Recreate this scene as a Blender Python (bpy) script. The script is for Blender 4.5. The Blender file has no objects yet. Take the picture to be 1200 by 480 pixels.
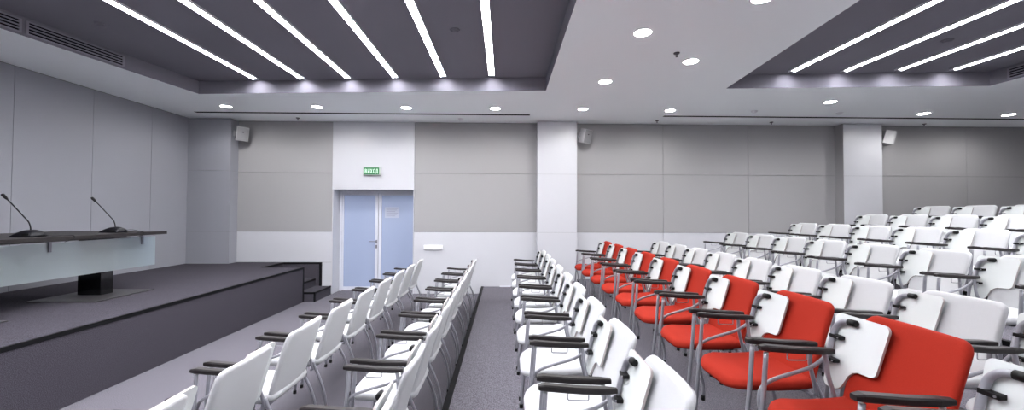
import bpy, bmesh, math
from mathutils import Vector, Matrix, geometry

S = bpy.context.scene
COL = S.collection
F_PX = 465.0
CAM_H = 1.633

# ------------------------------------------------------------------ materials
def lin(c):
    return tuple(((v / 255) / 12.92 if v / 255 <= 0.04045 else ((v / 255 + 0.055) / 1.055) ** 2.4) for v in c) + (1,)

def mat(name, rgb, rough=0.5, metal=0.0, spec=0.5, noise=None, bump=None, emit=None, trans=None, coat=0.0):
    m = bpy.data.materials.new(name)
    m.use_nodes = True
    nt = m.node_tree
    b = nt.nodes['Principled BSDF']
    b.inputs['Base Color'].default_value = lin(rgb)
    b.inputs['Roughness'].default_value = rough
    b.inputs['Metallic'].default_value = metal
    b.inputs['Specular IOR Level'].default_value = spec
    if coat:
        b.inputs['Coat Weight'].default_value = coat
    if noise:                       # (scale, rgb2, detail)
        tc = nt.nodes.new('ShaderNodeTexCoord')
        nz = nt.nodes.new('ShaderNodeTexNoise')
        nz.inputs['Scale'].default_value = noise[0]
        nz.inputs['Detail'].default_value = noise[2] if len(noise) > 2 else 3
        mx = nt.nodes.new('ShaderNodeMix'); mx.data_type = 'RGBA'
        cr = nt.nodes.new('ShaderNodeMapRange')
        cr.inputs[1].default_value = 0.35; cr.inputs[2].default_value = 0.65
        nt.links.new(tc.outputs['Object'], nz.inputs['Vector'])
        nt.links.new(nz.outputs['Fac'], cr.inputs[0])
        nt.links.new(cr.outputs[0], mx.inputs[0])
        mx.inputs[6].default_value = lin(rgb)
        mx.inputs[7].default_value = lin(noise[1])
        nt.links.new(mx.outputs[2], b.inputs['Base Color'])
        if bump:
            bp = nt.nodes.new('ShaderNodeBump')
            bp.inputs['Strength'].default_value = bump
            bp.inputs['Distance'].default_value = 0.004
            nt.links.new(nz.outputs['Fac'], bp.inputs['Height'])
            nt.links.new(bp.outputs[0], b.inputs['Normal'])
    if emit:
        b.inputs['Emission Color'].default_value = lin(emit[0])
        b.inputs['Emission Strength'].default_value = emit[1]
    if trans:
        b.inputs['Transmission Weight'].default_value = trans
    return m

M = {}
M['carpet'] = mat('grey_carpet', (66, 64, 70), 0.95, spec=0.1, noise=(190, (126, 123, 131), 5), bump=0.5)
M['stage_carpet'] = mat('dark_grey_carpet', (44, 42, 48), 0.95, spec=0.1, noise=(190, (82, 79, 87), 5), bump=0.5)
M['nosing'] = mat('black_nosing', (12, 12, 15), 0.6, spec=0.15)
M['ceiling'] = mat('white_ceiling_paint', (242, 246, 247), 0.9, spec=0.2)
M['recess'] = mat('grey_violet_paint', (120, 118, 127), 0.85, spec=0.2)
M['white_panel'] = mat('white_lacquered_panel', (190, 191, 196), 0.35, spec=0.4)
M['light_panel'] = mat('light_grey_panel', (144, 145, 152), 0.5, spec=0.35)
M['fabric_panel'] = mat('grey_fabric_panel', (152, 151, 152), 0.95, spec=0.1, noise=(300, (157, 156, 157), 2))
M['white_wall'] = mat('white_wall_paint', (238, 238, 240), 0.8, spec=0.2)
M['joint'] = mat('panel_joint', (120, 120, 122), 0.9)
M['slot'] = mat('dark_slot', (16, 15, 19), 0.8, spec=0.1)
M['white_fabric'] = mat('white_upholstery', (189, 190, 192), 0.8, spec=0.2, noise=(420, (183, 184, 186), 2))
M['red_fabric'] = mat('red_upholstery', (158, 43, 29), 0.85, spec=0.12, noise=(420, (150, 39, 26), 2))
M['tablet'] = mat('white_laminate', (206, 210, 209), 0.35, spec=0.4)
M['tablet_edge'] = mat('tablet_edge', (172, 164, 161), 0.5)
M['tube'] = mat('silver_paint', (146, 146, 153), 0.35, metal=0.35, spec=0.5)
M['arm'] = mat('black_plastic', (34, 30, 31), 0.45, spec=0.28)
M['black'] = mat('black_rubber', (10, 10, 11), 0.5, spec=0.25)
M['screw'] = mat('bright_steel', (210, 210, 215), 0.3, metal=1.0)
M['led'] = mat('led_diffuser', (255, 255, 255), 0.5, emit=((250, 250, 255), 9.0))
M['lamp'] = mat('downlight_lens', (255, 255, 255), 0.5, emit=((255, 253, 250), 14.0))
M['trim'] = mat('white_trim', (225, 225, 228), 0.4)
M['grille'] = mat('grille_grey', (134, 132, 142), 0.5)
M['speaker'] = mat('speaker_grey', (160, 160, 163), 0.5)
M['speaker_front'] = mat('speaker_mesh', (138, 138, 141), 0.7)
M['table'] = mat('dark_taupe_veneer', (42, 39, 39), 0.45, spec=0.2, noise=(6, (37, 34, 35), 5))
M['table_edge'] = mat('black_underside', (22, 20, 22), 0.5)
M['black_gloss'] = mat('black_glass', (10, 10, 12), 0.12, spec=0.6)
M['plate'] = mat('brushed_plate', (66, 64, 66), 0.45, metal=0.4)
M['mic'] = mat('mic_black', (15, 15, 21), 0.4, spec=0.25)
M['mic_dark'] = mat('mic_foam', (8, 8, 10), 0.9)
M['door_frame'] = mat('door_aluminium', (204, 206, 214), 0.4, spec=0.4)
M['door_glass'] = mat('frosted_door_glass', (146, 156, 178), 0.35, emit=((130, 148, 190), 0.03))  # faint emission in the pane stands in for light from behind
M['handle'] = mat('handle_steel', (130, 130, 138), 0.3, metal=0.9)
M['paper'] = mat('notice_paper', (172, 176, 190), 0.7)
M['ink'] = mat('notice_ink', (140, 144, 158), 0.8)
M['sign_green'] = mat('sign_green', (14, 92, 50), 0.4, emit=((20, 130, 70), 0.04))
M['sign_text'] = mat('sign_text', (200, 222, 206), 0.4, emit=((210, 245, 220), 0.08))
M['sign_case'] = mat('sign_case', (170, 178, 174), 0.4)
M['sprinkler'] = mat('sprinkler_metal', (90, 88, 92), 0.35, metal=0.7)

# frosted glass: part clear so the room shows through softly
g = bpy.data.materials.new('frosted_glass'); g.use_nodes = True
nt = g.node_tree; b = nt.nodes['Principled BSDF']
b.inputs['Base Color'].default_value = lin((198, 222, 224)); b.inputs['Roughness'].default_value = 0.08
df = nt.nodes.new('ShaderNodeBsdfDiffuse'); df.inputs['Color'].default_value = lin((205, 216, 219))
tl = nt.nodes.new('ShaderNodeBsdfTranslucent'); tl.inputs['Color'].default_value = lin((216, 227, 229))
tr = nt.nodes.new('ShaderNodeBsdfRefraction'); tr.inputs['Roughness'].default_value = 0.35; tr.inputs['IOR'].default_value = 1.02
tr.inputs['Color'].default_value = lin((232, 241, 242))
gl = nt.nodes.new('ShaderNodeBsdfGlossy'); gl.inputs['Roughness'].default_value = 0.06
m1 = nt.nodes.new('ShaderNodeMixShader'); m1.inputs[0].default_value = 0.5
m2 = nt.nodes.new('ShaderNodeMixShader'); m2.inputs[0].default_value = 0.55
m3 = nt.nodes.new('ShaderNodeMixShader'); m3.inputs[0].default_value = 0.14
nt.links.new(df.outputs[0], m1.inputs[1]); nt.links.new(tl.outputs[0], m1.inputs[2])
nt.links.new(m1.outputs[0], m2.inputs[1]); nt.links.new(tr.outputs[0], m2.inputs[2])
nt.links.new(m2.outputs[0], m3.inputs[1]); nt.links.new(gl.outputs[0], m3.inputs[2])
nt.links.new(m3.outputs[0], nt.nodes['Material Output'].inputs['Surface'])
M['frosted'] = g

# ------------------------------------------------------------------ mesh helpers
class MB:
    """Collects shapes into one bmesh; material slots by name."""
    def __init__(self):
        self.bm = bmesh.new(); self.mats = []
    def slot(self, m):
        if m not in self.mats: self.mats.append(m)
        return self.mats.index(m)
    def box(self, x0, x1, y0, y1, z0, z1, m, bev=0.0, mx=None):
        r = bmesh.ops.create_cube(self.bm, size=1.0)
        vs = r['verts']
        for v in vs:
            v.co = Vector(((x0 + x1) / 2 + v.co.x * (x1 - x0), (y0 + y1) / 2 + v.co.y * (y1 - y0), (z0 + z1) / 2 + v.co.z * (z1 - z0)))
        fs = set(f for v in vs for f in v.link_faces)
        if bev > 0:
            es = list(set(e for f in fs for e in f.edges))
            r2 = bmesh.ops.bevel(self.bm, geom=es, offset=bev, segments=2, affect='EDGES', profile=0.6)
            fs = set(r2['faces']) | set(f for f in fs if f.is_valid)
            for v in set(v for f in fs for v in f.verts):
                fs |= set(v.link_faces)
        i = self.slot(m)
        vv = set()
        for f in fs:
            f.material_index = i
            for v in f.verts: vv.add(v)
        if mx:
            for v in vv: v.co = mx @ v.co
        return self
    def poly(self, pts, m, flip=False):
        vs = [self.bm.verts.new(p) for p in pts]
        if flip: vs.reverse()
        f = self.bm.faces.new(vs); f.material_index = self.slot(m)
        return self
    def prism(self, pts, d, m, edge_m=None):
        """closed planar outline pts (Vectors) extruded by vector d"""
        d = Vector(d); pts = [Vector(p) for p in pts]
        a = [self.bm.verts.new(p) for p in pts]; c = [self.bm.verts.new(p + d) for p in pts]
        n = len(pts); i = self.slot(m); j = self.slot(edge_m or m)
        f = self.bm.faces.new(a); f.material_index = i
        f = self.bm.faces.new(list(reversed(c))); f.material_index = i
        for k in range(n):
            f = self.bm.faces.new([a[(k + 1) % n], a[k], c[k], c[(k + 1) % n]]); f.material_index = j
        return self
    def tube(self, pts, r, m, seg=10, smooth=True, sub=5, flat=1.0):
        pts = [Vector(p) for p in pts]
        if smooth and len(pts) > 2:
            out = []
            P = [pts[0] * 2 - pts[1]] + pts + [pts[-1] * 2 - pts[-2]]
            for k in range(1, len(P) - 2):
                p0, p1, p2, p3 = P[k - 1], P[k], P[k + 1], P[k + 2]
                for s in range(sub):
                    t = s / sub
                    out.append(0.5 * ((2 * p1) + (p2 - p0) * t + (2 * p0 - 5 * p1 + 4 * p2 - p3) * t * t + (3 * p1 - p0 - 3 * p2 + p3) * t ** 3))
            out.append(pts[-1]); pts = out
        rings = []; n = len(pts)
        t0 = (pts[1] - pts[0]).normalized()
        ref = Vector((0, 1, 0)) if abs(t0.y) < 0.9 else Vector((1, 0, 0))
        for k, p in enumerate(pts):
            t = (pts[min(k + 1, n - 1)] - pts[max(k - 1, 0)]).normalized()
            u = (ref - t * ref.dot(t)).normalized(); ref = u
            w = t.cross(u)
            rr = r[k * (len(r) - 1) // (n - 1)] if isinstance(r, (list, tuple)) else r
            rings.append([self.bm.verts.new(p + (u * math.cos(a) + w * math.sin(a) * flat) * rr) for a in [2 * math.pi * q / seg for q in range(seg)]])
        i = self.slot(m)
        for k in range(n - 1):
            for q in range(seg):
                f = self.bm.faces.new([rings[k][q], rings[k][(q + 1) % seg], rings[k + 1][(q + 1) % seg], rings[k + 1][q]])
                f.material_index = i; f.smooth = True
        f = self.bm.faces.new(list(reversed(rings[0]))); f.material_index = i
        f = self.bm.faces.new(rings[-1]); f.material_index = i
        return self
    def disc(self, c, r, h, m, seg=28, r2=None):
        c = Vector(c)
        return self.tube([c, c + Vector((0, 0, h))], [r, r2 if r2 is not None else r], m, seg=seg, smooth=False)
    def cushion(self, fn, w, h, rad, thick, m, R=0.03, n=9, dome=0.0, tops=None):
        """rounded-rect pad; fn(u, v, t) -> point, u across, v along, t through the thickness. rad = (r at -v, r at +v)"""
        ts = sorted(set([-1, -0.97, -0.9, -0.8, -0.65] + [-0.5 + k * 1.0 / (n - 1) for k in range(n)] + [0.65, 0.8, 0.9, 0.97, 1]))
        N = len(ts); i = self.slot(m)
        def mp(s, t):
            x, y = s * w / 2, t * h / 2
            r = rad[0] if t < 0 else rad[1]
            cx, cy = max(abs(x) - (w / 2 - r), 0), max(abs(y) - (h / 2 - r), 0)
            if cx > 0 and cy > 0:
                L = math.hypot(cx, cy); k = max(cx, cy) / L
                x = math.copysign(w / 2 - r + cx * k, x); y = math.copysign(h / 2 - r + cy * k, y)
            return x, y
        def th(s, t):
            e = min((1 - abs(s)) * w / 2, (1 - abs(t)) * h / 2)
            q = min(1, e / R)
            return math.sqrt(max(0, 1 - (1 - q) ** 2))
        top = {}; bot = {}
        for a, s in enumerate(ts):
            for b_, t in enumerate(ts):
                x, y = mp(s, t); k = th(s, t)
                dm = dome * (1 - s * s) * (1 - t * t)
                top[a, b_] = self.bm.verts.new(fn(x, y, thick / 2 * k + dm))
                bot[a, b_] = top[a, b_] if k == 0 else self.bm.verts.new(fn(x, y, -thick / 2 * k))
        for a in range(N - 1):
            for b_ in range(N - 1):
                for g_, rv in ((top, False), (bot, True)):
                    q = [g_[a, b_], g_[a + 1, b_], g_[a + 1, b_ + 1], g_[a, b_ + 1]]
                    if rv: q.reverse()
                    f = self.bm.faces.new(q); f.material_index = i; f.smooth = True
        return self
    def build(self, name, parent=None, kind=None, recalc=True, label=None):
        if recalc: bmesh.ops.recalc_face_normals(self.bm, faces=self.bm.faces[:])
        me = bpy.data.meshes.new(name); self.bm.to_mesh(me); self.bm.free()
        for m in self.mats: me.materials.append(M[m])
        o = bpy.data.objects.new(name, me); COL.objects.link(o)
        if parent is not None: o.parent = parent
        if kind: o['kind'] = kind
        if label: o['label'] = label
        return o

def thing(name, label, cat, loc=(0, 0, 0), group=None, rotz=0.0):
    o = bpy.data.objects.new(name, None); COL.objects.link(o)
    o.empty_display_size = 0.1
    o.location = loc; o.rotation_euler = (0, 0, rotz)
    o['label'] = label; o['category'] = cat
    if group: o['group'] = group
    return o

KIDS = {}
def kids(root):
    if root not in KIDS:
        KIDS[root] = [(c, [d for d in bpy.data.objects if d.parent == c]) for c in bpy.data.objects if c.parent == root]
    return KIDS[root]

def dup(root, loc, label, group=None, rotz=None):
    r = root.copy(); COL.objects.link(r); r.location = loc
    if rotz is not None: r.rotation_euler = (0, 0, rotz)
    r['label'] = label
    if group: r['group'] = group
    for c, ds in kids(root):
        k = c.copy(); COL.objects.link(k); k.parent = r
        for d in ds:
            e = d.copy(); COL.objects.link(e); e.parent = k
    return r

ORD = ['first', 'second', 'third', 'fourth', 'fifth', 'sixth', 'seventh', 'eighth', 'ninth', 'tenth']

# ------------------------------------------------------------------ room constants
YW = 8.06            # wall with the door
XL = -6.18           # wall behind the stage
XR = 11.3
YN = -1.6            # wall behind the camera
ZC = 3.47            # white ceiling
ZR = 3.67            # recessed ceiling
TIERS = [(-0.46, 0.15), (0.68, 0.299), (2.74, 0.457), (4.03, 0.62), (5.18, 0.771), (6.36, 0.917)]
TIERZ = [0.0] + [t[1] for t in TIERS]
ST_X, ST_Y, ST_Z = -3.66, 7.34, 0.63

# floor: base slab + tiers
MB().box(XL - 0.1, XR + 0.1, YN - 0.1, YW + 0.6, -0.1, 0, 'carpet').build('floor', kind='structure')
for k, (x, z) in enumerate(TIERS):
    MB().box(x, XR, YN, YW, TIERZ[k], z, 'carpet').build('floor_tier', kind='structure')
    MB().box(x - 0.006, x + 0.045, YN, YW - 0.002, z - 0.035, z + 0.004, 'nosing').build('trim_%d' % (k + 1), kind='structure')

# ceiling with two recessed bays
A = [(-4.776, 6.244), (0.612, 5.90), (0.612, -0.7), (-5.742, -0.7)]
B = [(3.24, 5.72), (6.90, 5.484), (6.90, -0.7), (2.707, -0.7)]
outer = [(XL - 0.1, YN - 0.1), (XR + 0.1, YN - 0.1), (XR + 0.1, YW + 0.1), (XL - 0.1, YW + 0.1)]
mb = MB()
loops = [[Vector((x, y, ZC)) for x, y in L] for L in (outer, A, B)]
flat = [p for L in loops for p in L]
vs = [mb.bm.verts.new(p) for p in flat]
mb.slot('ceiling')
for t in geometry.tessellate_polygon(loops):
    f = mb.bm.faces.new([vs[q] for q in t])
    f.normal_update()
    if f.normal.z > 0: f.normal_flip()
mb.build('ceiling', kind='structure', recalc=False)
for nm, L in (('ceiling_recess', A), ('ceiling_recess', B)):
    mb = MB()
    T = 0.03
    for k in range(4):
        (x0, y0), (x1, y1) = L[k], L[(k + 1) % 4]
        d = Vector((x1 - x0, y1 - y0, 0)).normalized(); nrm = Vector((d.y, -d.x, 0))
        cx = sum(p[0] for p in L) / 4; cy = sum(p[1] for p in L) / 4
        if nrm.dot(Vector((cx - x0, cy - y0, 0))) > 0: nrm = -nrm
        p0, p1 = Vector((x0, y0, ZC + 0.002)), Vector((x1, y1, ZC + 0.002))
        mb.prism([p0, p1, p1 + nrm * T, p0 + nrm * T], (0, 0, ZR - ZC + 0.02), 'recess')
    mb.prism([Vector((x, y, ZR)) for x, y in L], (0, 0, 0.05), 'recess')
    mb.build(nm, kind='structure')

# side and rear walls
mb = MB()
seams = [YN, -0.9, 0.1, 1.1, 2.1, 3.1, 4.1, 5.084, 6.05, 7.038, 7.85]
mb.box(XL - 0.12, XL - 0.012, YN - 0.1, YW + 0.1, 0, ZC + 0.1, 'joint')
for y0, y1 in zip(seams[:-1], seams[1:]):
    mb.box(XL - 0.012, XL, y0 + 0.003, y1 - 0.003, 0, ZC - 0.012, 'light_panel')
mb.build('wall_left', kind='structure')
MB().box(XR, XR + 0.12, YN - 0.1, YW + 0.1, 0, ZC + 0.1, 'white_wall').build('wall_right', kind='structure')
mb = MB(); mb.box(XL - 0.1, XR + 0.1, YN - 0.12, YN, 0, ZC + 0.1, 'white_wall')
mb.build('wall_front', kind='structure')

# wall with the door
DX0, DX1, DZ = -3.45, -1.845, 2.095
mb = MB()
bk = YW + 0.014
for (x0, x1, z0, z1) in ((XL - 0.1, DX0 - 0.01, 0, ZC + 0.1), (DX1 + 0.01, XR + 0.1, 0, ZC + 0.1), (DX0 - 0.01, DX1 + 0.01, DZ + 0.01, ZC + 0.1)):
    mb.box(x0, x1, bk, YW + 0.42, z0, z1, 'joint')
G = 0.0035
def panel(x0, x1, z0, z1, m, y=YW):
    mb.box(x0 + G, x1 - G, y, bk + 0.002, z0 + G, z1 - G, m)
# grey acoustic cladding above, white band below
for (x0, x1) in ((-5.40, DX0 - 0.015), (DX1 + 0.015, 0.68), (1.42, 3.245), (3.245, 5.014), (5.014, 6.88), (7.6, 9.61), (9.61, XR)):
    panel(x0, x1, 1.246, 2.43, 'fabric_panel'); panel(x0, x1, 2.43, ZC - 0.004, 'fabric_panel')
for (x0, x1) in ((DX1 + 0.015, 3.245), (3.245, 6.88), (7.6, XR)):
    panel(x0, x1, 0.0, 1.246, 'white_panel')
panel(-5.40, DX0 - 0.015, 0, 0.632, 'white_panel'); panel(-5.40, DX0 - 0.015, 0.632, 1.246, 'white_panel')
mb.box(DX0 - 0.015, DX1 + 0.015, YW - 0.022, bk, DZ, ZC - 0.003, 'white_panel')
# door reveals
mb.box(DX0 - 0.015, DX0, YW - 0.012, YW + 0.42, 0, DZ, 'white_panel')
mb.box(DX1, DX1 + 0.015, YW - 0.012, YW + 0.42, 0, DZ, 'white_panel')
mb.box(DX0, DX1, YW + 0.005, YW + 0.42, DZ, DZ + 0.02, 'white_panel')
mb.build('wall_back', kind='structure')

# projecting piers
def pier(x0, x1, y, m, zs, name, side=None):
    mb = MB()
    mb.box(x0 + 0.008, x1 - 0.008, y + 0.008, YW + 0.01, 0, ZC - 0.012, 'joint')
    z = [0] + zs + [ZC - 0.008]
    for a, b_ in zip(z[:-1], z[1:]):
        mb.box(x0, x1, y, YW - 0.001, a + 0.002, b_ - 0.002, m)
    if side: mb.box(x0 - 0.006, x0, y + 0.004, YW - 0.001, 0, ZC - 0.01, side)
    return mb.build(name, kind='structure')
pier(XL, -5.355, 7.83, 'light_panel', [1.25, 2.44], 'trim_7')
pier(0.652, 1.434, 7.85, 'white_panel', [1.252, 2.41], 'trim_8')
pier(6.83, 7.619, 7.85, 'white_panel', [1.252, 2.41], 'trim_9', 'fabric_panel')

# linear ceiling slots by the door wall
for n, (x0, x1) in enumerate(((-5.71, 0.465), (2.985, 11.6))):
    MB().box(x0, x1, 7.35, 7.425, ZC - 0.003, ZC + 0.01, 'slot').build('trim_%d' % (10 + n), kind='structure')

# ------------------------------------------------------------------ door
door = bpy.data.objects.new('door_1', None); COL.objects.link(door)
door.location = (-2.6475, 8.41, 0); door['kind'] = 'structure'
W = 0.80
mb = MB()
mb.box(-W, -W + 0.045, -0.03, 0.05, 0, 2.09, 'door_frame', 0.003)
mb.box(W - 0.045, W, -0.03, 0.05, 0, 2.09, 'door_frame', 0.003)
mb.box(-W + 0.045, W - 0.045, -0.03, 0.05, 2.045, 2.09, 'door_frame', 0.003)
mb.build('door_frame', door)
for (x0, x1) in ((-W + 0.047, -0.004), (0.004, W - 0.047)):
    mb = MB()
    st = 0.062
    mb.box(x0, x0 + (0.03 if x0 < -0.1 else st), -0.02, 0.03, 0.006, 2.043, 'door_frame', 0.003)
    mb.box(x1 - (st if x0 < -0.1 else 0.03), x1, -0.02, 0.03, 0.006, 2.043, 'door_frame', 0.003)
    xa, xb = x0 + (0.03 if x0 < -0.1 else st), x1 - (st if x0 < -0.1 else 0.03)
    mb.box(xa, xb, -0.02, 0.03, 1.995, 2.043, 'door_frame')
    mb.box(xa, xb, -0.02, 0.03, 0.006, 0.085, 'door_frame')
    leaf = mb.build('door_leaf', door)
    MB().box(xa, xb, -0.004, 0.010, 0.085, 1.995, 'door_glass').build('pane', leaf)
    if x0 < -0.1:
        mb = MB()
        mb.box(-0.055, -0.02, -0.03, -0.02, 0.985, 1.06, 'handle', 0.003)
        mb.tube([(-0.037, -0.03, 1.03), (-0.037, -0.065, 1.03), (-0.06, -0.072, 1.03), (-0.175, -0.072, 1.03)], 0.009, 'handle')
        mb.box(-0.055, -0.02, -0.03, -0.02, 0.885, 0.955, 'handle', 0.003)
        mb.tube([(-0.037, -0.03, 0.92), (-0.037, -0.04, 0.92)], 0.011, 'handle', smooth=False)
        mb.build('door_handle', leaf)
MB().box(DX0, DX1, 8.47, 8.5, 0, DZ + 0.02, 'white_panel').build('wall_corridor', kind='structure')

note = thing('notice_sheet', 'grey notice sheet stuck high on the frosted glass of the door leaf without a handle', 'notice', (-2.366, 8.403, 1.524))
MB().box(-0.15, 0.15, 0.0, 0.002, 0, 0.225, 'paper').build('sheet', note)
mb = MB()
for r_ in range(6):
    mb.box(-0.125, 0.125 - 0.03 * (r_ % 3), -0.001, 0.0005, 0.19 - r_ * 0.031, 0.200 - r_ * 0.031, 'ink')
mb.build('printed_lines', note)

# exit sign
sg = thing('exit_sign', 'small green exit sign with white Cyrillic letters above the double door', 'sign', (-2.67, YW - 0.024, 2.385))
MB().box(-0.175, 0.175, -0.045, 0, 0, 0.16, 'sign_case', 0.006).build('housing', sg)
MB().box(-0.150, 0.150, -0.049, -0.045, 0.012, 0.150, 'sign_green').build('green_face', sg)
mb = MB()
def bar(x0, z0, x1, z1, t=0.0095):
    a, c = Vector((x0, -0.0505, z0)), Vector((x1, -0.0505, z1))
    d = (c - a).normalized(); n_ = Vector((d.z, 0, -d.x)) * t / 2
    mb.prism([a - n_, c - n_, c + n_, a + n_], (0, 0.0012, 0), 'sign_text')
def ring(x0, z0, x1, z1, t=0.0095, c=0.010):
    h = t / 2; a, b_, p, q = x0 + h, x1 - h, z0 + h, z1 - h
    pts = [(a + c, p), (b_ - c, p), (b_, p + c), (b_, q - c), (b_ - c, q), (a + c, q), (a, q - c), (a, p + c)]
    for k in range(8): bar(*pts[k], *pts[(k + 1) % 8], t)
Z0, Z1, LW, LG = 0.040, 0.122, 0.040, 0.0145
for k, ch in enumerate('ВЫХОД'):
    x = -0.130 + k * (LW + LG); zm = (Z0 + Z1) / 2
    if ch == 'В':
        bar(x + .005, Z0, x + .005, Z1); ring(x, Z0, x + LW, zm + .003); ring(x, zm - .003, x + LW - .004, Z1)
    elif ch == 'Ы':
        bar(x + .005, Z0, x + .005, Z1); ring(x, Z0, x + .026, zm + .003); bar(x + LW - .003, Z0, x + LW - .003, Z1)
    elif ch == 'Х':
        bar(x + .004, Z0, x + LW - .004, Z1); bar(x + .004, Z1, x + LW - .004, Z0)
    elif ch == 'О':
        ring(x, Z0, x + LW, Z1)
    else:
        bar(x, Z0 + .005, x + LW, Z0 + .005); bar(x + .008, Z0, x + .013, Z1); bar(x + LW - .008, Z0, x + LW - .008, Z1)
        bar(x + .011, Z1 - .005, x + LW - .004, Z1 - .005); bar(x + .003, Z0 - .011, x + .003, Z0 + .008); bar(x + LW - .003, Z0 - .011, x + LW - .003, Z0 + .008)
mb.build('letters', sg)

# wall socket strip by the door
sk = thing('socket_strip', 'slim white socket strip on the white wall band beside the door', 'socket', (-1.432, YW, 0.892))
MB().box(-0.19, 0.19, -0.035, 0, 0, 0.09, 'trim', 0.006).build('cover', sk)
mb = MB()
for q in range(4): mb.box(-0.15 + q * 0.085, -0.105 + q * 0.085, -0.0358, -0.035, 0.032, 0.058, 'trim')
mb.build('sockets', sk)
fo = thing('cable_outlet', 'small light cable outlet on the aisle step at the foot of the door wall', 'socket', (0.02, YW - 0.03, 0.15))
MB().box(-0.11, 0.11, -0.03, 0.025, 0, 0.014, 'door_frame', 0.004).build('cover', fo)

# ------------------------------------------------------------------ ceiling lights
leds = [(-3.797, 6.089), (-3.077, 6.052), (-2.361, 6.004), (-1.641, 5.952), (-0.916, 5.893), (-0.198, 5.834),
        (4.067, 5.53), (4.792, 5.495), (5.509, 5.433), (6.245, 5.392)]
proto = None
for k, (x, y) in enumerate(leds):
    if k < 6:
        lb = 'long white strip light in the wide stage-side ceiling bay, %s from the stage' % ORD[k]
        gp = 'strip lights in the stage-side bay'
    else:
        lb = 'long white strip light in the ceiling bay over the raised seats, %s from the aisle' % ORD[k - 6]
        gp = 'strip lights in the seating-side bay'
    if proto is None:
        proto = thing('strip_light', lb, 'ceiling light', (x, y, ZR), gp)
        mb = MB()
        mb.box(-0.043, -0.039, -5.9, 0, -0.024, 0.0, 'trim'); mb.box(0.039, 0.043, -5.9, 0, -0.024, 0.0, 'trim')  # side lips added to cut off the strip's sideways light
        mb.box(-0.038, 0.038, -0.007, 0, -0.006, 0, 'trim')
        mb.build('housing', proto)
        MB().box(-0.038, 0.038, -5.9, -0.007, -0.005, -0.001, 'led').build('diffuser', proto)
    else:
        dup(proto, (x, y, ZR), lb, gp)

downs = [(-4.86, 6.97), (-3.28, 6.95), (-1.73, 6.95), (-0.17, 6.95), (1.37, 6.94), (2.94, 6.98), (5.32, 6.36), (7.62, 7.04), (9.24, 7.07),
         (1.395, 3.97), (2.24, 4.71), (1.395, 5.47), (2.19, 3.3)]
dl_lab = ['round downlight near the door wall above the stage corner', 'round downlight near the door wall above the stage steps',
          'round downlight near the door wall directly in front of the door', 'round downlight near the door wall between the door and the middle pier',
          'round downlight right beside the top of the middle white pier', 'round downlight near the door wall just past the middle pier speaker',
          'round downlight tucked below the edge of the seating-side bay', 'round downlight near the door wall just past the far white pier',
          'round downlight near the door wall, furthest past the far pier', 'large round downlight between the bays, the one on the stage side nearest the viewer',
          'round downlight beside the sprinkler between the two bays', 'round downlight between the bays, nearer the stage-side bay and the middle pier',
          'round downlight cut by the top edge of the view between the bays']
proto = None
spots = []
for k, (x, y) in enumerate(downs[:13]):
    if proto is None:
        proto = thing('downlight', dl_lab[k], 'ceiling light', (x, y, ZC), 'round downlights')
        mb = MB()
        N = 32
        for (r0, r1, z0, z1) in ((0.082, 0.098, -0.004, -0.006), (0.098, 0.104, -0.006, 0.0)):
            ra = [mb.bm.verts.new((r0 * math.cos(2 * math.pi * q / N), r0 * math.sin(2 * math.pi * q / N), z0)) for q in range(N)]
            rb = [mb.bm.verts.new((r1 * math.cos(2 * math.pi * q / N), r1 * math.sin(2 * math.pi * q / N), z1)) for q in range(N)]
            mb.slot('trim')
            for q in range(N): mb.bm.faces.new([ra[q], ra[(q + 1) % N], rb[(q + 1) % N], rb[q]])
        mb.build('trim_ring', proto)
        MB().disc((0, 0, -0.004), 0.083, 0.003, 'lamp').build('lens', proto)
    else:
        dup(proto, (x, y, ZC), dl_lab[k], 'round downlights')
for k, (x, y) in enumerate(downs):
    ld = bpy.data.lights.new('downlight_beam', 'SPOT'); ld.energy = 7; ld.spot_size = math.radians(172); ld.spot_blend = 0.5
    ld.shadow_soft_size = 0.08; ld.color = (1.0, 0.985, 0.97)
    lo = bpy.data.objects.new('downlight_beam', ld); COL.objects.link(lo); lo.location = (x, y, ZC - 0.02)

# sprinklers and detectors
def sprinkler(x, y, lab):
    t = thing('ceiling_sprinkler', lab, 'sprinkler', (x, y, ZC), 'ceiling sprinklers')
    MB().disc((0, 0, -0.012), 0.03, 0.012, 'sprinkler', 20, 0.036).build('flange', t)
    mb = MB(); mb.disc((0, 0, -0.042), 0.005, 0.032, 'sprinkler', 10); mb.disc((0, 0, -0.046), 0.013, 0.004, 'sprinkler', 16)
    mb.tube([(0.0, 0, -0.012), (0.012, 0, -0.025), (0.0, 0, -0.042)], 0.002, 'sprinkler', 6); mb.tube([(0.0, 0, -0.012), (-0.012, 0, -0.025), (0.0, 0, -0.042)], 0.002, 'sprinkler', 6)
    mb.build('head', t)
sprinkler(1.96, 4.466, 'dark sprinkler head between the two ceiling bays beside a downlight')
sprinkler(5.325, 7.797, 'small sprinkler in the ceiling strip just before the far white pier')
sprinkler(2.999, 7.735, 'small sprinkler in the ceiling strip just past the middle pier speaker')
sprinkler(-4.036, 7.774, 'small sprinkler in the ceiling strip above the grey panel by the stage steps')
sprinkler(8.479, 7.834, 'small sprinkler in the ceiling strip past the far white pier')
def detector(x, y, z, lab, m):
    t = thing('smoke_detector', lab, 'smoke detector', (x, y, z), 'ceiling detectors')
    MB().disc((0, 0, -0.014), 0.05, 0.014, m, 24, 0.058).build('base', t)
    MB().disc((0, 0, -0.034), 0.03, 0.02, m, 24, 0.044).build('cap', t)
detector(-0.563, 4.393, ZR, 'small detector in the stage-side bay between the two strip lights nearest the aisle', 'recess')
detector(-4.40, 4.361, ZR, 'dark detector in the stage-side bay next to the air grille', 'recess')
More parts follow.
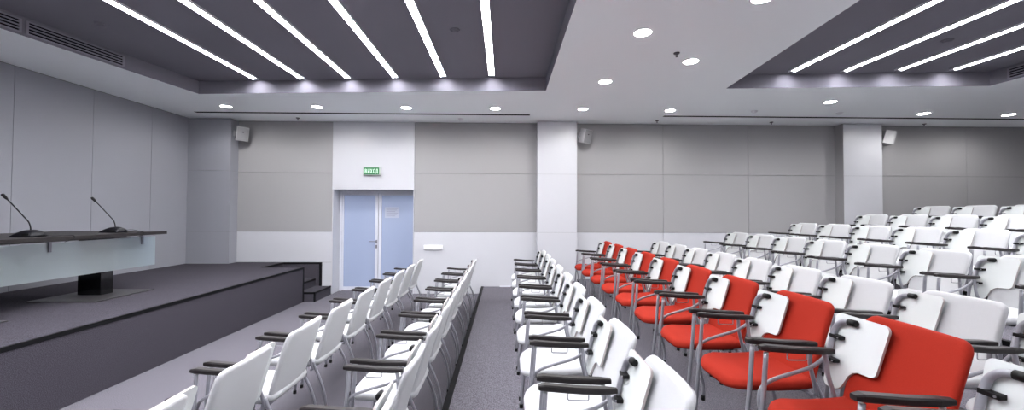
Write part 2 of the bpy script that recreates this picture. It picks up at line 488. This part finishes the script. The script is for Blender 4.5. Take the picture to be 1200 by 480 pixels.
detector(5.157, 4.495, ZR, 'dark detector in the seating-side bay between two strip lights', 'recess')
detector(6.053, 7.029, ZC, 'white detector on the flat ceiling in front of the far pier', 'trim')
detector(4.45, 6.964, ZC, 'white detector on the flat ceiling below the corner of the seating-side bay', 'trim')
detector(-0.862, 7.73, ZC, 'white detector in the ceiling strip beside the door bay', 'trim')

# air grilles on the bay sides
def grille(x, y, ang, lab, L=0.95):
    t = thing('air_grille', lab, 'air vent', (x, y, ZC + 0.025), 'air grilles', rotz=ang)
    mb = MB(); H = 0.145
    mb.box(0, L, 0, 0.012, 0, 0.014, 'grille'); mb.box(0, L, 0, 0.012, H - 0.014, H, 'grille')
    mb.box(0, 0.02, 0, 0.012, 0.014, H - 0.014, 'grille'); mb.box(L - 0.02, L, 0, 0.012, 0.014, H - 0.014, 'grille')
    mb.build('frame', t)
    MB().box(0.02, L - 0.02, 0.0, 0.002, 0.014, H - 0.014, 'slot').build('backing', t)
    for q in range(3):
        z = 0.034 + q * 0.033
        MB().box(0.02, L - 0.02, 0.002, 0.011, z, z + 0.013, 'grille').build('slat', t)
dvec = Vector((A[3][0] - A[0][0], A[3][1] - A[0][1], 0)).normalized()
ang = math.atan2(dvec.y, dvec.x)
for s0, lb in ((1.075, 'grey slotted air grille in the side of the stage-side bay, nearer the door wall'),
               (2.06, 'grey slotted air grille in the stage-side bay, cut by the edge of the view')):
    p = Vector((A[0][0], A[0][1], 0)) + dvec * s0 / 1.0
    grille(p.x, p.y, ang, lb)
grille(6.90, 4.33, math.pi / 2, 'grey slotted air grille in the far side of the bay over the raised seats')

# wall speakers
def speaker(x, y, z, yaw, lab, sx):
    t = thing('wall_speaker', lab, 'loudspeaker', (x, y, z), 'wall loudspeakers')
    mx = Matrix.Rotation(yaw, 4, 'Z') @ Matrix.Rotation(math.radians(16), 4, 'X')
    mb = MB()
    # trapezoid cabinet: wide front (towards -y), narrow rear
    f = [(-0.105, -0.085), (0.105, -0.085), (0.105, -0.055), (0.065, 0.085), (-0.065, 0.085), (-0.105, -0.055)]
    mb.prism([mx @ Vector((a, b_, -0.135)) for a, b_ in f], mx.to_3x3() @ Vector((0, 0, 0.27)), 'speaker')
    mb.build('cabinet', t)
    MB().box(-0.093, 0.093, -0.090, -0.084, -0.123, 0.123, 'speaker_front', 0.002, mx).build('grille', t)
    MB().box(-0.014, 0.016, -0.093, -0.089, 0.03, 0.048, 'black', 0, mx).build('badge', t)
    mb = MB()
    mb.tube([(0, 0, 0), (sx * 0.08, 0.01, 0.0), (sx * 0.118, 0.02, -0.0)], 0.012, 'speaker_front', smooth=False)
    mb.box(min(sx * 0.118, sx * 0.13), max(sx * 0.118, sx * 0.13), -0.03, 0.05, -0.05, 0.05, 'speaker')
    mb.build('bracket', t)
speaker(-5.175, 7.86, 3.175, math.radians(50), 'pale grey loudspeaker on the grey pier at the stage corner', -1)
# its bracket reaches the pier side at x = -5.355
speaker(1.595, 7.87, 3.18, math.radians(38), 'pale grey loudspeaker on the side of the middle white pier', -1)
speaker(7.735, 7.87, 3.19, math.radians(82), 'pale grey loudspeaker seen edge-on behind the far white pier', -1)

# ------------------------------------------------------------------ stage
stage = thing('stage', 'low carpeted stage with black edging and corner steps, along the light grey panelled wall', 'stage', (ST_X, YN, 0))
mb = MB()
dx, dy = -ST_X, -YN
NX = -4.40
mb.prism([Vector(p) + Vector((dx, dy, 0)) for p in ((XL + 0.002, YN + 0.002, 0), (ST_X, YN + 0.002, 0), (ST_X, ST_Y, 0), (NX, ST_Y, 0), (NX, YW - 0.002, 0), (-5.353, YW - 0.002, 0), (-5.353, 7.828, 0), (XL + 0.002, 7.828, 0))], (0, 0, ST_Z), 'stage_carpet')
mb.box(NX + dx, ST_X + dx, 8.01 + dy, 8.055 + dy, 0, ST_Z, 'stage_carpet')
mb.build('deck', stage)
mb = MB()
e = 0.03
mb.box(ST_X - e + dx, ST_X + dx + 0.005, YN + dy + 0.002, ST_Y + dy + 0.005, ST_Z - e, ST_Z + 0.005, 'nosing')
mb.box(NX + dx, ST_X + dx, ST_Y - e + dy, ST_Y + dy + 0.005, ST_Z - e, ST_Z + 0.005, 'nosing')
mb.box(NX - e + dx, NX + dx + 0.005, ST_Y + dy, 8.05 + dy, ST_Z - e, ST_Z + 0.005, 'nosing')
mb.box(NX + dx, ST_X + dx + 0.005, 8.005 + dy, 8.056 + dy, ST_Z - e, ST_Z + 0.005, 'nosing')
mb.box(ST_X + dx - e, ST_X + dx + 0.005, 8.005 + dy, 8.056 + dy, 0, ST_Z - e, 'nosing')
mb.box(ST_X + dx - e, ST_X + dx + 0.005, ST_Y - e + dy, ST_Y + dy + 0.005, 0.0, ST_Z - e, 'nosing')
mb.build('edge_trim', stage)
sx = [-3.455, -3.76, -4.08, NX]
for k in range(3):
    z = 0.158 * (k + 1) + (0.012 if k == 0 else 0)
    zb = 0 if k == 0 else z - 0.158
    mb = MB()
    y0, y1 = ST_Y + 0.008 + dy, 8.003 + dy
    mb.box(NX + 0.008 - ST_X, sx[k] - ST_X, y0, y1, 0 if k == 0 else (0.17 if k == 1 else 0.316), z, 'stage_carpet')
    st = mb.build('step', stage)
    mb = MB()
    mb.box(sx[k] - 0.022 - ST_X, sx[k] + 0.004 - ST_X, y0 - 0.003, y1 + (0.002), z - 0.028, z + 0.004, 'nosing')
    if k == 0:
        mb.box(-3.655 - ST_X, sx[k] - ST_X, y0 - 0.003, y0 + 0.022, z - 0.028, z + 0.004, 'nosing')
        mb.box(sx[k] - 0.026 - ST_X, sx[k] + 0.004 - ST_X, y0 - 0.003, y0 + 0.022, 0, z - 0.028, 'nosing')
    mb.build('nosing', st)

# ------------------------------------------------------------------ speakers' table
TZ = ST_Z
tb = thing('presidium_table', 'long dark-topped table on the stage with a hanging frosted glass panel', 'table', (-4.92, 4.1, TZ))
mb = MB()
ox, oy = 4.92, -4.1
mb.box(-5.78 + ox, -4.50 + ox, 2.8 + oy, 5.386 + oy, 0.708, 0.746, 'table', 0.003)
mb.build('tabletop', tb)
MB().box(-5.60 + ox, -4.62 + ox, 2.95 + oy, 4.95 + oy, 0.69, 0.707, 'table_edge').build('subframe', tb)
MB().box(-4.762 + ox, -4.75 + ox, 2.9 + oy, 5.50 + oy, 0.287, 0.672, 'frosted').build('glass_panel', tb, label='frosted pale blue glass panel')
for y in (3.2, 4.24, 5.30):
    mb = MB(); mb.box(-4.775 + ox, -4.738 + ox, y - 0.013 + oy, y + 0.013 + oy, 0.575, 0.708, 'handle', 0.002); mb.build('glass_clip', tb)
for y in (3.40, 4.895):
    MB().box(-5.06 + ox, -4.79 + ox, y - 0.075 + oy, y + 0.075 + oy, 0.012, 0.69, 'black_gloss', 0.002).build('column', tb)
    MB().box(-5.25 + ox, -4.50 + ox, y - 0.42 + oy, y + 0.31 + oy, 0.001, 0.012, 'plate', 0.002).build('base_plate', tb)

def microphone(x, y, lab, cab):
    t = thing('gooseneck_microphone', lab, 'microphone', (x, y, TZ + 0.746), 'conference microphones')
    mb = MB()
    # wedge base, long axis along y/x, domed
    prof = [(-0.125, 0.0), (-0.12, 0.012), (-0.07, 0.045), (-0.01, 0.068), (0.05, 0.070), (0.10, 0.050), (0.118, 0.018), (0.12, 0.0)]
    secs = []
    for yy, k in ((-0.075, 0.55), (-0.06, 0.82), (-0.03, 0.97), (0, 1.0), (0.03, 0.97), (0.06, 0.82), (0.075, 0.55)):
        secs.append([mb.bm.verts.new((px * (0.7 + 0.3 * k), yy, pz * k)) for px, pz in prof])
    mb.slot('mic')
    for a, b_ in zip(secs[:-1], secs[1:]):
        for q in range(len(prof) - 1):
            f = mb.bm.faces.new([a[q], a[q + 1], b_[q + 1], b_[q]]); f.smooth = True
    for s_ in (secs[0], secs[-1]): mb.bm.faces.new(s_)
    mb.bm.faces.new([s_[0] for s_ in secs] + [s_[-1] for s_ in reversed(secs)])
    base = mb.build('base', t)
    MB().box(0.02, 0.09, -0.078, -0.055, 0.01, 0.035, 'mic_dark', 0.004).build('keypad', base)
    MB().tube([(0.02, 0, 0.06), (0.015, 0, 0.10), (-0.005, 0, 0.15), (-0.05, 0, 0.20), (-0.15, 0, 0.305), (-0.225, 0, 0.38)], 0.0055, 'mic', 8).build('gooseneck', t)
    MB().tube([(-0.22, 0, 0.375), (-0.235, 0, 0.39), (-0.262, 0, 0.416), (-0.272, 0, 0.426)], [0.007, 0.0125, 0.0145, 0.012], 'mic_dark', 12, smooth=False).build('head', t)
    MB().tube(cab, 0.0035, 'mic_dark', 6).build('cable', t)
microphone(-4.80, 4.10, 'black gooseneck microphone on the table, the one nearer the table middle',
           [(0.11, 0.02, 0.02), (0.16, 0.05, 0.006), (0.24, 0.10, 0.006), (0.296, 0.14, 0.004), (0.309, 0.13, -0.03), (0.306, 0.05, -0.055)])
microphone(-4.80, 4.97, 'black gooseneck microphone on the table end nearest the door wall',
           [(0.11, 0.03, 0.03), (0.18, 0.06, 0.03), (0.26, 0.08, 0.008), (0.298, 0.07, 0.0), (0.312, 0.03, -0.04), (0.22, -0.05, -0.062), (0.15, -0.2, -0.055)])

# ------------------------------------------------------------------ chairs
# local frame: the sitter faces -x; origin on the floor between the front posts
def back_x(z): return 0.364 + 0.105 * ((z - 0.44) / 0.42) + 0.02 * ((z - 0.44) / 0.42) ** 2
def make_chair(kind, label):
    fab = 'white_fabric' if kind == 'white' else 'red_fabric'
    t = thing('tablet_chair', label, 'chair')
    # seat: waterfall front, rounded corners
    def seat_fn(u, v, th):
        x = 0.165 + v
        z = 0.452 - 0.016 * math.cos(min(1, max(-1, v / 0.23)) * math.pi / 2)
        if v < -0.10: z -= 0.9 * (v + 0.10) ** 2 * 2.2
        z += 0.10 * u * u * (1 if v > -0.12 else 0.6)
        return Vector((x, u, z + th))
    MB().cushion(seat_fn, 0.455, 0.46, (0.13, 0.05), 0.056, fab, R=0.026).build('seat', t)
    def back_fn(u, v, th):
        z = 0.650 + v
        x = back_x(z) - 0.32 * u * u * 0.9
        return Vector((x - th, u, z))
    MB().cushion(back_fn, 0.435, 0.43, (0.05, 0.052), 0.034, fab, R=0.013).build('backrest', t)
    # black under-seat pan and crossbar
    MB().box(0.05, 0.33, -0.17, 0.17, 0.398, 0.415, 'black', 0.004).build('seat_pan', t)
    mb = MB(); mb.tube([(0.335, -0.25, 0.405), (0.335, 0.25, 0.405)], 0.010, 'tube', smooth=False)
    mb.build('crossbar', t)
    MB().tube([(0.06, 0.05, 0.392), (0.06, 0.215, 0.375), (0.06, 0.262, 0.372)], [0.010, 0.010, 0.013], 'black', 8, smooth=False).build('adjuster', t)
    for s in (-1, 1):
        y = 0.257 * s
        # front post
        lg = MB().tube([(0.012, y, 0.668), (-0.004, y, 0.45), (-0.028, y * 0.985, 0.2), (-0.045, y * 0.97, 0.012)], 0.0115, 'tube').build('front_leg', t)
        MB().disc((-0.045, y * 0.97, 0.0), 0.0145, 0.03, 'black', 12).build('foot_cap', lg)
        yr = -0.25 if s < 0 else 0.215
        rl = MB().tube([(0.345, yr * 0.97, 0.47), (0.368, yr * 0.98, 0.415), (0.405, yr, 0.335), (0.438, yr, 0.235), (0.454, yr, 0.12), (0.452, yr, 0.012)], 0.011, 'tube').build('rear_leg', t)
        MB().disc((0.452, yr, 0.0), 0.0145, 0.03, 'black', 12).build('foot_cap', rl)
        # curved stay from the arm down to the seat frame
        MB().tube([(0.300, y, 0.660), (0.308, y, 0.62), (0.312, y * 0.99, 0.56), (0.335, y * 0.975, 0.47), (0.352, y * 0.96, 0.405)], 0.0105, 'tube').build('arm_stay', t)
        # arm pad
        mb = MB()
        path = [(-0.020, y, 0.690), (0.01, y, 0.691), (0.09, y, 0.684), (0.18, y, 0.677), (0.28, y, 0.674), (0.340, y, 0.673)]
        hw, n = 0.0195, len(path)
        rings = []
        for k, p in enumerate(path):
            ww = hw * (0.72 if k in (0, n - 1) else 1.0); hh = 0.0145 * (0.7 if k in (0, n - 1) else 1.0)
            prof = [(-1, -0.6), (-0.8, -1), (0.8, -1), (1, -0.6), (1, 0.55), (0.75, 1), (-0.75, 1), (-1, 0.55)]
            rings.append([mb.bm.verts.new((p[0], p[1] + a * ww, p[2] + b_ * hh)) for a, b_ in prof])
        mb.slot('arm')
        for a, b_ in zip(rings[:-1], rings[1:]):
            for q in range(8):
                mb.bm.faces.new([a[q], a[(q + 1) % 8], b_[(q + 1) % 8], b_[q]])
        mb.bm.faces.new(rings[0]); mb.bm.faces.new(list(reversed(rings[-1])))
        mb.build('armrest', t)
    # linking wire under the arm
    y = 0.257
    MB().tube([(0.115, y, 0.672), (0.115, y, 0.635), (0.12, y, 0.630), (0.205, y, 0.628), (0.21, y, 0.633), (0.21, y, 0.672)], 0.0028, 'tube', 6, smooth=False).build('link_wire', t)
    # folding writing tablet, stowed upright beside the backrest
    def tx(z): return 0.334 + 0.255 * (z - 0.5)
    lo = MB().tube([(0.030, 0.287, 0.155), (0.034, 0.287, 0.20), (0.030, 0.287, 0.25), (0.004, 0.287, 0.36), (-0.006, 0.287, 0.43),
                    (0.008, 0.287, 0.485), (0.055, 0.287, 0.520), (0.13, 0.288, 0.545), (0.23, 0.291, 0.572), (0.285, 0.298, 0.592),
                    (tx(0.62) - 0.012, 0.305, 0.635)], 0.0095, 'tube', sub=4).build('tablet_lower_arm', t)
    MB().disc((0.030, 0.287, 0.137), 0.0125, 0.032, 'black', 12).build('end_cap', lo)
    up = MB().tube([(tx(0.60) - 0.012, 0.306, 0.60), (tx(0.68) - 0.012, 0.306, 0.68), (tx(0.76) - 0.012, 0.305, 0.755), (tx(0.79) - 0.012, 0.292, 0.790),
                    (tx(0.81) - 0.012, 0.262, 0.813), (tx(0.82) - 0.012, 0.215, 0.819)], 0.0135, 'tube').build('tablet_arm', t)
    MB().tube([(tx(0.82) - 0.012, 0.236, 0.817), (tx(0.82) - 0.012, 0.200, 0.819), (tx(0.82) - 0.012, 0.195, 0.819)], [0.0165, 0.0165, 0.012], 'black', 12, smooth=False).build('end_cap', up)
    for z in (0.625, 0.735):
        cl = MB().box(tx(z) - 0.0268, tx(z) + 0.004, 0.252, 0.314, z - 0.009, z + 0.009, 'black', 0.003).build('clamp', up)
        MB().tube([(tx(z) - 0.030, 0.262, z), (tx(z) - 0.026, 0.262, z)], 0.004, 'screw', 8, smooth=False).build('screw', up)
    # tablet outline (y, z) with rounded corners
    def arc(cy, cz, r, a0, a1, n=5): return [(cy + r * math.cos(math.radians(a0 + (a1 - a0) * k / n)), cz + r * math.sin(math.radians(a0 + (a1 - a0) * k / n))) for k in range(n + 1)]
    o = []
    o += arc(0.082, 0.816, 0.028, 175, 90)
    o += arc(0.305, 0.819, 0.025, 90, 0)
    o += arc(0.286, 0.528, 0.034, 0, -90)
    o += [(0.252, 0.496), (0.230, 0.506), (0.216, 0.524), (0.206, 0.550), (0.195, 0.578), (0.178, 0.597), (0.155, 0.608)]
    o += arc(0.096, 0.640, 0.028, 268, 178)
    mb = MB()
    pts = [Vector((tx(z) + 0.004, y_, z)) for y_, z in o]
    mb.prism(pts, (0.011, 0, -0.0028), 'tablet', 'tablet_edge')
    mb.build('writing_tablet', t)
    return t

ROWS = [  # front-post X, floor z, nearest centre, count, kind, description
    (-1.84, 0.0, 1.54, 9, 'white', 'white chair in the row closest to the stage', 'white chairs, row closest to the stage'),
    (-0.955, 0.0, 1.58, 9, 'white', 'white chair in the second row from the stage', 'white chairs, second row from the stage'),
    (0.178, 0.15, 1.568, 9, 'white', 'white chair in the row between aisle and red chairs', 'white chairs, row in front of the red ones'),
    (1.254, 0.299, 1.03, 10, 'red', 'red chair with a white folded tablet', 'red chairs'),
    (2.193, 0.299, 1.65, 9, 'white', 'white chair in the row right behind the red chairs', 'white chairs, first row behind the red ones'),
    (3.493, 0.457, 2.27, 8, 'white', 'white chair in the second row behind the red chairs', 'white chairs, second row behind the red ones'),
    (4.643, 0.62, 3.51, 6, 'white', 'white chair in the third row behind the red chairs', 'white chairs, third row behind the red ones'),
    (5.823, 0.771, 4.13, 5, 'white', 'white chair in the fourth row behind the red chairs', 'white chairs, fourth row behind the red ones'),
    (6.873, 0.917, 4.75, 4, 'white', 'white chair in the topmost row of all', 'white chairs, topmost row'),
]
protos = {}
for (xf, zf, y0, n, kind, desc, grp) in ROWS:
    for k in range(n):
        lab = desc + ', ' + ('the one beside the door wall' if k == n - 1 else '%s from the door wall' % ORD[n - 1 - k])
        loc = (xf, y0 + 0.62 * k, zf)
        if kind not in protos:
            t = make_chair(kind, lab); t.location = loc; t['group'] = grp
            protos[kind] = t
        else:
            dup(protos[kind], loc, lab, grp)

# ------------------------------------------------------------------ world, camera, exposure
w = bpy.data.worlds.new('world'); S.world = w; w.use_nodes = True
w.node_tree.nodes['Background'].inputs[0].default_value = (0.5, 0.5, 0.55, 1)
w.node_tree.nodes['Background'].inputs[1].default_value = 0.05

yaw = math.atan(8.7 / F_PX); pit = math.atan(9.5 / F_PX); roll = math.radians(0.23)
Fv = Vector((math.sin(yaw) * math.cos(pit), math.cos(yaw) * math.cos(pit), math.sin(pit)))
Rv = Fv.cross(Vector((0, 0, 1))).normalized(); Uv = Rv.cross(Fv)
R2 = Rv * math.cos(roll) + Uv * math.sin(roll); U2 = -Rv * math.sin(roll) + Uv * math.cos(roll)
cd = bpy.data.cameras.new('camera'); cam = bpy.data.objects.new('camera', cd); COL.objects.link(cam)
mw = Matrix((R2, U2, -Fv)).transposed().to_4x4(); mw.translation = Vector((0, 0, CAM_H))
cam.matrix_world = mw
cd.sensor_fit = 'HORIZONTAL'; cd.sensor_width = 36.0; cd.lens = 36.0 * F_PX / 1200.0; cd.clip_start = 0.02
S.camera = cam
S.view_settings.view_transform = 'Standard'; S.view_settings.look = 'None'
S.view_settings.exposure = 2.88; S.view_settings.gamma = 1.0; S.view_settings.use_curve_mapping = False
S.cycles.use_denoising = True
S.cycles.max_bounces = 16; S.cycles.diffuse_bounces = 8
